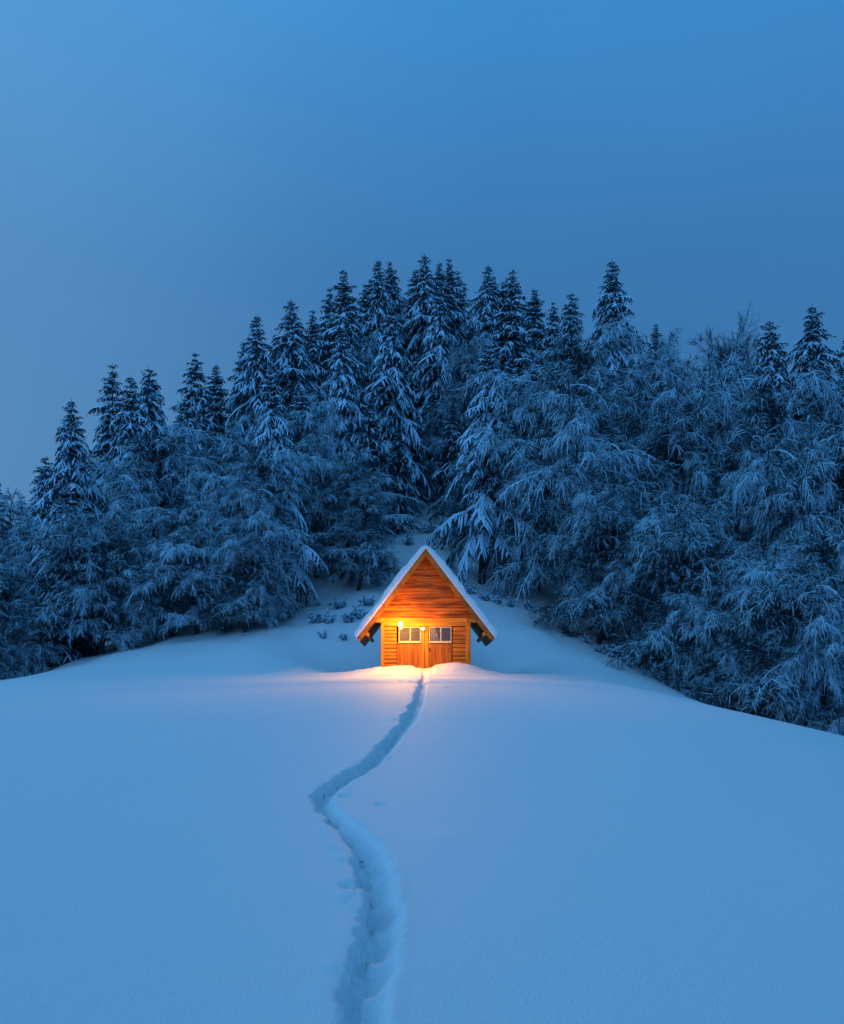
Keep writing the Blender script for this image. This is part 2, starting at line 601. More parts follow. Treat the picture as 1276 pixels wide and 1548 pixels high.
def ground_z(x, y, full=False):
    x, y = np.atleast_1d(np.asarray(x, float)), np.atleast_1d(np.asarray(y, float))
    z = base_z(x, y)
    # wind-blown swells, drifts and small unevenness
    near = np.exp(-((y - 20) / 40) ** 2)
    z = z + .07 * fbm(x * .20 + 3, y * .14 + 1, 3) * near * (.25 + .75 * sstep(20, 34, y)) + .05 * fbm(x * .7, y * .5 + 9, 3) * sstep(20, 60, y)
    z = z + .005 * fbm(x * 1.6, y * 1.3, 3)
    z = z + .022 * fbm(x * .55 + 8, y * 1.6 + x * .5, 3) * sstep(28, 31.5, y) * (1 - sstep(36.0, 37.5, y))
    # slope behind: little hummocks
    z = z + (.30 * fbm(x * .45 + 40, y * .45, 4) + .10 * fbm(x * 1.5 + y * .9, y * .6, 3)) * sstep(40, 49, y) * (1 - sstep(120, 200, y))
    # drift mounds in front of the cabin and the hollows along its sides
    mh = np.interp(x, MOUND_X, MOUND_H)
    prof = sstep(34.4, 36.5, y + .18 * vnoise(x * 1.6, y * 1.3)) * (1 - sstep(37.2, 38.6, y))
    z = z + mh * prof + .05 * vnoise(x * 3, y * 3) * prof
    ridge = np.exp(-((y - 35.0 - .25 * vnoise(x * .9, x * 0)) / .28) ** 2) * np.exp(-((x + .2) / 2.2) ** 2)
    z = z + .06 * ridge
    ax = np.abs(x - CAB_X)
    side = np.exp(-((ax - 1.95) / .30) ** 2) * sstep(37.3, 37.9, y) * (1 - sstep(41.6, 43.5, y))
    flat = sstep(37.2, 38.6, y) * (1 - sstep(42.0, 45.6, y)) * (1 - sstep(2.2, 7.5, ax))
    z = z - (z - 1.0) * flat - .12 * side
    # under the cabin the snow is dug out
    inside = (ax < 1.6) & (y > 37.62) & (y < 41.2)
    z = np.where(inside, .78, z)
    sd, run = path_coord(x, y)
    edge = .055 * fbm(run * 1.9 + (sd > 0) * 31, np.sign(sd) * 4.0 + run * .3, 3) + .05 * vnoise(run * 5, (sd > 0) * 9.0) + .04 * vnoise(run * 13, (sd > 0) * 4.0)
    hw = .085 + .025 * vnoise(run * .7, run * 0 + 3)
    u = sd
    left = sstep(-hw - .015 + edge, -hw + .045 + edge, u)            # steep left bank
    right = 1 - sstep(hw - .05 + edge * .5, hw + .13 + edge * .5, u)          # gentler right bank
    cut = left * right
    depth = (.14 + .04 * vnoise(run * 1.3, run * 0)) * (1 - .72 * sstep(33.6, 35.6, y))
    steps = .035 * np.sin(run * 2 * math.pi / .62 + np.where(u > 0, math.pi, 0)) + .035 * fbm(u * 9, run * 7, 2)
    z = z - cut * (depth - steps * .8)
    rim = np.exp(-((np.abs(u) - hw - .10) / .07) ** 2) * (.004 + .02 * np.maximum(0, fbm(run * 2.7 + 3, u * 5, 2)))
    z = z + rim * (u > -9)
    # side steps and kicked lumps near the door and at the bend
    for (cx, cy, r, dz) in LUMPS:
        z = z + dz * np.exp(-(((x - cx) / r) ** 2 + ((y - cy) / (r * 1.4)) ** 2))
    if full:
        return z, cut
    return z


def _lumps():
    rnd = random.Random(5)
    out = []
    for k in range(26):
        out.append((rnd.gauss(.15, .42), rnd.uniform(30.5, 34.6), rnd.uniform(.06, .12), rnd.uniform(-.09, .05)))
    for (px, py, r, dz) in ((520, 1204, .09, -.06), (530, 1338, .09, -.09),
                            (676, 1040, .12, -.08), (690, 1038, .12, -.07), (575, 1216, .07, -.04)):
        a = ground_hit(px, py)
        out.append((a[0], a[1], r * .7, dz * .6))
    for k in range(46):                          # shallow dents and blown crust on the open snow
        y = rnd.uniform(9, 31)
        out.append((rnd.uniform(-.42, .42) * y, y, rnd.uniform(.12, .6) * (.5 + y / 25), rnd.uniform(-.016, .012)))
    return out


LUMPS = []
LUMPS = _lumps()


def spacing(segs):
    out = [segs[0][0]]
    for a, b, s in segs:
        n = max(1, int(round((b - a) / s)))
        out += list(np.linspace(a, b, n + 1)[1:])
    return np.array(out)


def build_ground():
    gx = spacing([(-400, -120, 20), (-120, -40, 5), (-40, -18, 1.2), (-18, -6, .35), (-6, -2.4, .12), (-2.4, 1.0, .03), (1.0, 6, .11),
                  (6, 18, .32), (18, 40, 1.2), (40, 120, 5), (120, 400, 20)])
    gy = spacing([(-400, -60, 20), (-60, -10, 3), (-10, 3.5, .8), (3.5, 4.9, .1), (4.9, 12, .03), (12, 20, .05), (20, 38.8, .07), (38.8, 46, .2),
                  (46, 70, .5), (70, 120, 1.4), (120, 400, 14)])
    X, Y = np.meshgrid(gx, gy)
    z, cut = ground_z(X.ravel(), Y.ravel(), True)
    V = np.c_[X.ravel(), Y.ravel(), z]
    nx, ny = len(gx), len(gy)
    i = (np.arange(ny - 1)[:, None] * nx + np.arange(nx - 1)[None, :]).ravel()
    F = np.c_[i, i + 1, i + nx + 1, i + nx]
    inpath = cut[F].mean(1) > .45
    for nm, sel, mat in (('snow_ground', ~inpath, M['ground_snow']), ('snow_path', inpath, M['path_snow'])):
        f = F[sel]
        used, inv = np.unique(f, return_inverse=True)
        o = link_mesh(nm, V[used], inv.reshape(-1, 4), mat, smooth=True)
        o['kind'] = 'structure'
        o['label'] = 'smooth untouched snow hill with the forest slope behind' if nm == 'snow_ground' else 'narrow trodden trail through the snow to the cabin'


build_ground()

# ---------------------------------------------------------------- the cabin
# local frame: x to the right, y into the picture, z up; front wall face at y = 0; z is world height
S = FPX / CAB_Y


def lx(px):
    return (px - 643.6) / S


def lz(py):
    return (HY - py) / S


cabin = empty('wooden_cabin', (CAB_X, CAB_Y, 0))
tag(cabin, 'small wooden cabin with steep snow-covered roof glowing orange in lamplight', 'cabin')
Z0 = .72                                        # foot of the walls, below the snow
XL, XR = lx(575.7), lx(711.6)
ZG = lz(933.5)                                  # underside of the gable boarding
SL = math.tan(R(52.4))                          # roof pitch
APZ = lz(832)                                   # top of the roof boards at the ridge
TH = .075                                       # roof board thickness
EAVE = 2.47                                     # half-width of the roof boards
DEPTH = 4.0
NV = TH / math.cos(math.atan(SL))


def under(x):                                   # underside of the roof boards
    return APZ - NV - abs(x) * SL


rnd = random.Random(3)


def board_rows(mb, x0, x1, z0, z1, n, y0, clip=None):
    """lapped boards: the lower edge of each stands proud of the one below"""
    h = (z1 - z0) / n
    for k in range(n):
        a, b = z0 + k * h, z0 + (k + 1) * h - .018
        j = rnd.uniform(-.004, .004)
        xa0, xa1, xb0, xb1 = x0, x1, x0, x1
        if clip:
            xa0, xa1, xb0, xb1 = -clip(a), clip(a), -clip(b), clip(b)
            if xb1 < .02:
                xb0, xb1 = -.015, .015
        yl, yu = y0 - .026 + j, y0 - .004 + j
        v = [(xa0, yl, a), (xa1, yl, a), (xb1, yu, b), (xb0, yu, b), (xa0, y0 + .03, a), (xa1, y0 + .03, a), (xb1, y0 + .03, b), (xb0, y0 + .03, b)]
        e = .007                                # rounded lower edge
        v += [(xa0, yl + e, a - e * .8), (xa1, yl + e, a - e * .8)]
        mb.add(v, [[0, 1, 2, 3], [8, 9, 1, 0], [4, 5, 9, 8], [3, 2, 6, 7], [5, 4, 7, 6], [0, 3, 7, 4, 8], [1, 9, 5, 6, 2]])


def log_rows(mb, x0, x1, z0, z1, n, y0):
    """half-round boards"""
    h = (z1 - z0) / n
    for k in range(n):
        a, b = z0 + k * h, z0 + (k + 1) * h - .014
        j = rnd.uniform(-.006, .006)
        prof = [(a, y0 - .002), (a + h * .12, y0 - .022), (a + h * .4, y0 - .032), (a + h * .7, y0 - .026), (b - h * .05, y0 - .008), (b, y0 + .0)]
        pts0 = [(x0, y + j, z) for z, y in prof] + [(x0, y0 + .04, b), (x0, y0 + .04, a)]
        pts1 = [(x1, y + j, z) for z, y in prof] + [(x1, y0 + .04, b), (x1, y0 + .04, a)]
        n8 = len(pts0)
        mb.add(pts0 + pts1, [[q, n8 + q, n8 + (q + 1) % n8, (q + 1) % n8][::-1] for q in range(n8)] + [list(range(n8))[::-1], [n8 + q for q in range(n8)]])


XD0, XD1 = lx(600), lx(684)                      # door opening
b = MB()
log_rows(b, XL + .10, XD0 - .012, Z0, lz(947), 15, .02)
log_rows(b, XD1 + .012, XR - .15, Z0, lz(947), 13, .02)
b.box(XL + .02, XL + .06, .06, DEPTH, Z0, ZG + .05)
b.box(XR - .06, XR - .02, .06, DEPTH, Z0, ZG + .05)
b.box(XL + .061, XR - .061, DEPTH - .04, DEPTH - .002, Z0, ZG + .05)
b.build('wall', M['wall_wood'], cabin)

b = MB()
b.box(XL + .015, XR - .015, -.022, .05, lz(946.6), ZG - .012, .008)
b.build('lintel', M['beam_wood'], cabin)

b = MB()
ztop = APZ - NV - .06
board_rows(b, 0, 0, ZG, ztop, 19, -.05, clip=lambda z: max(0.0, (APZ - NV - .012 - z) / SL))
b.box(-1.92, 1.92, -.018, DEPTH + .002, ZG + .053, ZG + .09)
b.prism([(-1.9, ZG + .1), (1.9, ZG + .1), (0, APZ - NV - .06)], DEPTH - .03, DEPTH - .001)
b.build('gable', M['gable_wood'], cabin)

b = MB()                                         # shadow board under the gable lap
b.box(XL - .06, XR + .06, -.045, -.024, ZG - .004, ZG + .02)
b.build('drip_board', M['gable_wood'], cabin)

for x0, x1 in ((XL, XL + .125), (XR - .175, XR)):
    b = MB()
    b.box(x0, x1, -.04, .10, Z0, ZG - .006, .012)
    b.build('corner_post', M['post_wood'], cabin)

for x0, x1 in ((lx(565.5), lx(580)), (lx(703), lx(723))):   # wall-plate ends that carry the eaves
    b = MB()
    b.box(x0, x1, -.42, -.046, lz(941.5), lz(935.2), .008)
    b.build('bracket', M['beam_wood'], cabin)

# double door: two leaves, each with vertical boards and a two-light window
WZ0, WZ1 = lz(970.2), lz(947.6)
for (x0, x1, wx0, wx1) in ((XD0, lx(641.6), lx(602.8), lx(636.2)), (lx(642.2), XD1, lx(649.0), lx(682.6))):
    left = x0 < -.5
    b = MB()                                     # boards
    bx0, bx1 = (x0 + .01, lx(636.6)) if left else (lx(648.2), x1 - .01)
    n = 7
    w = (bx1 - bx0) / n
    for k in range(n):
        b.box(bx0 + k * w + .002, bx0 + (k + 1) * w - .002, .012 + rnd.uniform(-.003, .003), .045, Z0, WZ0 - .075, .005)
    door = b.build('door', M['door_wood'], cabin)
    f = MB()                                     # rails and stiles
    sx0, sx1 = (lx(636.8), x1) if left else (x0, lx(648.0))
    f.box(sx0, sx1, -.008, .045, Z0, lz(947.0), .008)
    f.box(bx0, bx1, .004, .045, WZ0 - .072, WZ0 - .046, .006)
    f.box(bx0, bx1, .004, .045, WZ1 + .004, lz(947.0), .002)
    f.build('door_frame', M['post_wood'], door)
    win = MB()
    t = .027
    win.box(wx0, wx1, -.014, .04, WZ1 - t, WZ1, .006)
    win.box(wx0, wx1, -.014, .04, WZ0, WZ0 + t, .006)
    win.box(wx0, wx0 + t, -.0135, .04, WZ0 + t + .001, WZ1 - t - .001, .006)
    win.box(wx1 - t, wx1, -.0135, .04, WZ0 + t + .001, WZ1 - t - .001, .006)
    wmesh = win.build('window', M['cream_paint'], door)
    xm = (wx0 + wx1) / 2 + .02
    win2 = MB()
    win2.box(xm - .016, xm + .016, -.010, .03, WZ0 + t + .002, WZ1 - t - .002, .005)
    o = win2.build('mullion', M['cream_paint'], door)
    s_ = MB()
    s_.box(wx0 - .015, wx1 + .015, -.045, .012, WZ0 - .042, WZ0 - .002, .008)
    s_.build('sill', M['cream_paint'], door)
    g = MB()
    g.box(wx0 + t - .004, xm - .015, .012, .016, WZ0 + t - .004, WZ1 - t + .004)
    g.build('pane', M['glass'], door)
    g = MB()
    g.box(xm + .015, wx1 - t + .004, .012, .016, WZ0 + t - .004, WZ1 - t + .004)
    g.build('pane', M['glass'], door)
    if not left:
        h = MB()
        hx = lx(650.2)
        h.box(hx - .05, hx - .02, -.022, -.0085, lz(985), lz(979), .002)
        h.tube([(hx - .035, -.02, lz(983)), (hx - .035, -.06, lz(983)), (hx + .05, -.062, lz(983))], [.009, .009, .007], 8)
        h.build('handle', M['iron'], door)

# floor
b = MB()
b.box(XL + .062, XR - .062, .07, DEPTH - .045, Z0, Z0 + .1)
b.build('floor', M['roof_board'], cabin)

# roof boards, barge boards, purlins, snow
Y0R, Y1R = -.46, DEPTH + .15
for sgn in (-1, 1):
    b = MB()
    ez = APZ - EAVE * SL
    b.prism([(0, APZ), (sgn * EAVE, ez), (sgn * (EAVE), ez - NV), (0, APZ - NV)][::-sgn], Y0R, Y1R)
    roof = b.build('roof', M['roof_board'], cabin)
    b = MB()                                     # barge board on the front edge
    e1 = EAVE - .04
    w = .235
    b.prism([(sgn * .004, APZ - NV * .35), (sgn * e1, APZ - NV * .35 - e1 * SL), (sgn * (e1 - .10), APZ - NV * .35 - e1 * SL - .10), (sgn * .004, APZ - NV * .35 - w)][::-sgn],
            Y0R - .03, Y0R - .002)
    b.build('barge_board', M['rafter_wood'], cabin)
    b = MB()                                     # eaves beam at the lower edge
    zc = under(2.19) - .12
    b.tube([(sgn * 2.16, Y0R + .02, zc), (sgn * 2.16, Y0R + .6, zc), (sgn * 2.16, Y1R - .05, zc)], [.075, .075, .075], 12)
    b.build('eaves_log', M['beam_wood'], cabin)


def roof_snow():
    L_ = (EAVE + .05) / math.cos(math.atan(SL))
    nu, nv = 160, 90
    us = np.linspace(-L_, L_, nu)
    # denser rows near the front edge
    vv = np.linspace(0, 1, nv)
    ys = (Y0R - .055) + (Y1R + .1 - Y0R) * (vv ** 1.6)
    U, Vv = np.meshgrid(us, ys)
    c, s = math.cos(math.atan(SL)), math.sin(math.atan(SL))
    sg = np.sign(U)
    px = U * c
    pz = APZ + .004 - np.abs(U) * s
    bl = np.clip(np.abs(U) / .12, 0, 1)
    nxn = sg * s * bl
    nzn = c * bl + (1 - bl)
    ln = np.hypot(nxn, nzn)
    nxn, nzn = nxn / ln, nzn / ln
    t0 = .205 + .02 * np.clip(np.abs(U) / L_, 0, 1)
    du = L_ - np.abs(U)
    dv = np.minimum(Vv - ys[0], ys[-1] - Vv)

    def rnd_edge(d, r):
        q = np.clip(d / r, 0, 1)
        return np.sqrt(np.maximum(0, 1 - (1 - q) ** 2))
    t = t0 * rnd_edge(du, .16) * rnd_edge(dv, .09)
    t = t * (1 + .42 * fbm(U * 1.5 + 7, Vv * 1.1 + 2, 3)) + .02 * fbm(U * 7, Vv * 7, 2) * (t > .05)
    t = np.maximum(t, 0)
    t = t * np.where(np.abs(U) < .15, .80 + .2 * np.abs(U) / .15, 1)
    top = np.stack([px + nxn * t, Vv + 0 * U, pz + nzn * t], -1)
    # eave and front edge sag outward a little
    bot = np.stack([px, Vv + 0 * U, pz], -1)
    V = np.vstack([top.reshape(-1, 3), bot.reshape(-1, 3)])
    i = (np.arange(nv - 1)[:, None] * nu + np.arange(nu - 1)[None, :]).ravel()
    F1 = np.c_[i, i + 1, i + nu + 1, i + nu]
    F2 = F1[:, ::-1] + nu * nv
    return link_mesh('roof_snow', V, np.vstack([F1, F2]), M['roof_snow'], cabin, True)


roof_snow()

# curtain behind the left light of the right-hand window
cv, cf = [], []
x0, x1 = lx(650.2), lx(664.5)
za, zb = WZ0 + .02, WZ1 - .01
NC = 26
for i in range(NC + 1):
    t = i / NC
    x = x0 + (x1 - x0) * t
    zbot, ztop = za, zb - (zb - za) * max(0, (t - .45) / .55) * .9
    yy = .045 + .012 * math.sin(t * 21)
    cv += [(x, yy, zbot), (x, yy, ztop), (x, yy + .004, zbot), (x, yy + .004, ztop)]
for i in range(NC):
    a, c = i * 4, i * 4 + 4
    cf += [[a, c, c + 1, a + 1], [a + 2, a + 3, c + 3, c + 2], [a, a + 2, c + 2, c]]
cu = link_mesh('curtain', np.array(cv), cf, M['curtain_cloth'], None, True)
cu.location = (CAB_X, CAB_Y, 0)
tag(cu, 'cream curtain drawn aside behind the right-hand cabin window', 'curtain')


# lamps
def wall_lamp(px, py, out, r, label, bulb_mat, flood, beam, radius, col):
    x, z = lx(px), lz(py)
    root = empty('wall_lamp', (CAB_X + x, CAB_Y, z))
    tag(root, label, 'lamp', 'lamps on the cabin front')
    b = MB()
    b.box(-.035, .035, -.040, -.024, -.05, .05, .006)
    b.build('wall_plate', M['iron'], root)
    b = MB()
    b.tube([(0, -.041, -.01), (0, -.12, -.03), (0, -out * .7, -.02), (0, -out + r + .06, 0)], [.011] * 4, 8)
    b.build('arm', M['rafter_wood'], root)
    b = MB()
    b.tube([(0, -out + r * .9, 0), (0, -out + r + .07, 0)], [r * .5, r * .4], 12)
    b.build('socket', M['iron'], root)
    b = MB()
    b.ball((0, -out, 0), r, 18, 12, 1.0)
    b.build('bulb', bulb_mat, root, True)
    for typ, pw in (('SPOT', flood), ('BEAM', beam)):
        if pw <= 0:
            continue
        ld = bpy.data.lights.new('lamp_light', 'SPOT')
        ld.energy = pw
        ld.color = col
        ld.shadow_soft_size = radius
        lo = bpy.data.objects.new('lamp_light', ld)
        COL.objects.link(lo)
        lo.parent = root
        lo.location = (0, -out - r * 1.1 - radius, 0)
        if typ == 'SPOT':                        # the floodlight throws its light out over the snow
            ld.spot_size = R(172)
            ld.spot_blend = 1.0
            lo.rotation_euler = (R(-92), 0, 0)
        if typ == 'BEAM':                        # extra beam, wide and flat, added to carry the warm tint down the snow
            ld.spot_size = R(36)
            ld.spot_blend = 1.0
            lo.rotation_euler = (R(-85.5), 0, 0)
            lo.scale = (2.6, 1, 1)
    return root


LAMP_COL = (1.0, .41, .03)
wall_lamp(605.8, 945.8, .74, .07, 'brightest glowing bulb, at the upper corner of the left cabin window',
          emit_mat('lit_bulb', LAMP_COL, 1450.0), 900, 2900, .015, LAMP_COL)
wall_lamp(639.5, 952.4, .62, .035, 'small warm bulb on the post between the cabin windows',
          emit_mat('lit_small_bulb', LAMP_COL, 750.0), 0, 0, .01, LAMP_COL)

# ---------------------------------------------------------------- snow-laden trees


def norm(v):
    return v / np.maximum(np.linalg.norm(v, axis=-1, keepdims=True), 1e-9)


def strips(P, w, h, hb):
    """P (T,S,3) polylines. Returns verts/faces of the snow caps (upper side) and of the twigs (underside)."""
    T, S_, _ = P.shape
    tan = norm(np.gradient(P, axis=1))
    up = np.array([0, 0, 1.0])
    side = np.cross(tan, up)
    bad = np.linalg.norm(side, axis=-1) < .15
    side[bad] = np.cross(tan[bad], np.array([.8, -.6, 0.0]))
    side = norm(side)
    nup = norm(np.cross(side, tan))
    L_, R_ = P - side * w[..., None], P + side * w[..., None]
    A, B = P + nup * h[..., None], P - nup * hb[..., None]

    def quads(a, m, c):
        V = np.stack([a, m, c], 2).reshape(-1, 3)
        base = (np.arange(T)[:, None] * S_ + np.arange(S_ - 1)[None, :]).ravel() * 3
        return V, np.vstack([np.c_[base, base + 1, base + 4, base + 3], np.c_[base + 1, base + 2, base + 5, base + 4]])
    return quads(L_, A, R_), quads(R_, B, L_)


def merge(parts):
    V, F, n = [], [], 0
    for v, f in parts:
        V.append(v)
        F.append(f + n)
        n += len(v)
    return np.vstack(V), np.vstack(F)


def curve_pts(start, az, el, length, droop, S_, rng, wob=.06):
    """arching branches: arrays of N; returns (N,S,3)"""
    s = np.linspace(0, 1, S_)[None, :]
    hx, hy = np.cos(az)[:, None], np.sin(az)[:, None]
    ce, se = np.cos(el)[:, None], np.sin(el)[:, None]
    l = length[:, None]
    d = droop[:, None]
    run = l * (ce * s) * (1 - .18 * d * s * s)
    z = l * (se * s - d * s * s)
    wa = rng.normal(0, wob, (len(az), 1)) * l
    x = hx * run - hy * wa * s * s
    y = hy * run + hx * wa * s * s
    return start[:, None, :] + np.stack([x, y, z], -1)


def sample_on(P, k, s):
    """points and headings at parameter s (N,k) of polylines P (N,S,3)"""
    S_ = P.shape[1]
    f = np.clip(s, 0, .999) * (S_ - 1)
    i = f.astype(int)
    t = (f - i)[..., None]
    n = np.arange(len(P))[:, None]
    p = P[n, i] * (1 - t) + P[n, i + 1] * t
    d = norm(P[n, i + 1] - P[n, i])
    return p.reshape(-1, 3), d.reshape(-1, 3)


def broadleaf(name, seed, H=12.0, R_=4.2, limbs=40, lean=(-.45, -.8), drop=.42, dens=1.0, low=.08, snow=1.0, mats=('frost_snow', 'twig'),
              upright=0.0, follow=.7, laden=.62):
    """leafless tree bowed under rime and snow: trunk and limbs, thousands of twigs, most with a cap of snow"""
    rng = np.random.default_rng(seed)
    root = empty(name)
    th = np.linspace(0, 1, 9)
    tx = np.cumsum(rng.normal(0, .11, 9))
    ty = np.cumsum(rng.normal(0, .11, 9))
    tx -= tx[0]
    ty -= ty[0]
    tp = np.stack([tx + lean[0] * .6 * th ** 2, ty + lean[1] * .6 * th ** 2, th * H * .88 - .4], -1)
    tb = MB()
    tb.tube([tuple(p) for p in tp], list(.16 * (1 - th) ** .8 + .022), 9)
    u = (np.arange(limbs) + rng.random(limbs)) / limbs
    zf = low + (.87 - low) * u ** .95
    az = np.arange(limbs) * 2.399963 + rng.normal(0, .5, limbs)
    prof = np.sin(np.pi * np.clip(.20 + .80 * (1 - (zf - low) / (1 - low)) * .60, 0, 1)) ** .8
    L_ = R_ * prof * np.exp(rng.normal(0, .24, limbs))
    hx, hy = np.cos(az) + lean[0] * .7, np.sin(az) + lean[1] * .7
    L_ *= .62 + .38 * np.hypot(hx, hy)
    az = np.arctan2(hy, hx)
    el = np.clip(np.radians(20 + 52 * zf ** 1.2 + rng.normal(0, 15, limbs)) + upright, -.3, 1.45)
    st = np.stack([np.interp(zf, th * .88, tp[:, 0]), np.interp(zf, th * .88, tp[:, 1]), zf * H], -1)
    dr = drop * np.where(rng.random(limbs) < .3, rng.uniform(1.2, 2.2, limbs), rng.uniform(.2, .9, limbs)) * (1 - .3 * zf)
    Pl = curve_pts(st, az, el, L_, dr, 8, rng, .14)
    for i in range(limbs):
        tb.tube([tuple(p) for p in Pl[i][:6]], list(np.linspace(.050, .012, 6) * (.6 + .12 * L_[i])), 5, False)
    tb.build('trunk', M['bark'], root)
    snow_p, bark_p = [], []
    load = np.clip(laden + rng.normal(0, .42, limbs), .06, 1.0)       # how much snow each limb still carries

    def put(P, w0, w1, hs, hb, keep):
        T, S_, _ = P.shape
        s = np.linspace(0, 1, S_)[None, :]
        j = rng.uniform(.6, 1.4, (T, S_))
        w = (w0 + (w1 - w0) * s) * j
        h = hs * j * rng.uniform(.6, 1.4, (T, 1))
        w[:, -1] *= .25
        h[:, -1] *= .25
        on = rng.random(T) < keep
        if on.any():
            a, b_ = strips(P[on], w[on], h[on], np.full((int(on.sum()), S_), hb))
            snow_p.append(a)
            bark_p.append(b_)
        if (~on).any():
            q = ~on
            a, b_ = strips(P[q], w[q] * .55, np.full(w[q].shape, hb), np.full(w[q].shape, hb))
            bark_p.append(a)
            bark_p.append(b_)
    put(Pl[:, 1:], .026 * snow + .01, .016 * snow + .008, .045 * snow + .008, .03, np.minimum(1, load + .2))
    k2 = int(13 * dens)
    s2 = np.sort(rng.uniform(.18, 1.0, (limbs, k2)) ** .85, 1)
    p2, d2 = sample_on(Pl, k2, s2)
    ld2 = np.repeat(load, k2) * rng.uniform(.6, 1.3, limbs * k2)
    sg = np.where(np.arange(limbs * k2) % 2 == 0, 1, -1)
    a2 = np.arctan2(d2[:, 1], d2[:, 0]) + sg * rng.uniform(.2, 1.2, limbs * k2)
    l2 = np.repeat(L_, k2) * .34 * (1.15 - .7 * s2.ravel()) * np.exp(rng.normal(0, .35, limbs * k2)) + .25
    e2 = np.arcsin(np.clip(d2[:, 2], -.9, .97)) * follow + rng.normal(.12, .42, limbs * k2) + upright * .3
    dr2 = drop * rng.uniform(.2, 1.5, limbs * k2) * (.4 + ld2)
    P2 = curve_pts(p2, a2, np.clip(e2, -1.2, 1.45), l2, dr2, 5, rng, .14)
    put(P2, .017 * snow + .006, .012 * snow + .004, .036 * snow + .004, .012, ld2 + .1)
    k3 = int(20 * dens)
    n2 = len(P2)
    s3 = rng.uniform(.10, 1.0, (n2, k3)) ** .8
    p3, d3 = sample_on(P2, k3, s3)
    n3 = n2 * k3
    ld3 = np.repeat(ld2, k3)
    sg = np.where(np.arange(n3) % 2 == 0, 1, -1)
    sg = rng.choice([-1, 1], n3)
    a3 = np.arctan2(d3[:, 1], d3[:, 0]) + sg * rng.uniform(.05, 1.25, n3)
    l3 = rng.uniform(.30, .95, n3) * (.6 + .14 * np.repeat(l2, k3))
    e3 = np.arcsin(np.clip(d3[:, 2], -.95, .97)) * (follow + .15) + rng.normal(.05, .45, n3) + upright * .2
    dr3 = drop * rng.uniform(.2, 1.5, n3) * (.4 + ld3)
    P3 = curve_pts(p3, a3, np.clip(e3, -1.3, 1.5), l3, dr3, 3, rng, .13)
    put(P3, .0100 * snow + .004, .0070 * snow + .003, .017 * snow + .002, .006, ld3)
    k4 = 3
    s4 = rng.uniform(.15, .95, (n3, k4))
    p4, d4 = sample_on(P3, k4, s4)
    n4 = n3 * k4
    a4 = np.arctan2(d4[:, 1], d4[:, 0]) + rng.choice([-1, 1], n4) * rng.uniform(.2, 1.1, n4)
    e4 = np.arcsin(np.clip(d4[:, 2], -.95, .97)) * .9 + rng.normal(0, .48, n4) + upright * .2
    P4 = curve_pts(p4, a4, np.clip(e4, -1.3, 1.5), rng.uniform(.12, .38, n4), drop * rng.uniform(.1, .9, n4), 2, rng, .05)
    put(P4, .0085 * snow + .003, .006 * snow + .002, .012 * snow + .002, .005, np.repeat(ld3, k4))
    v, f = merge(bark_p)
    crown = link_mesh('crown', v, f, M[mats[1]], root)
    v, f = merge(snow_p)
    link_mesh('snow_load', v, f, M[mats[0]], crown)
    root['h'] = H
    root['r'] = R_
    return root


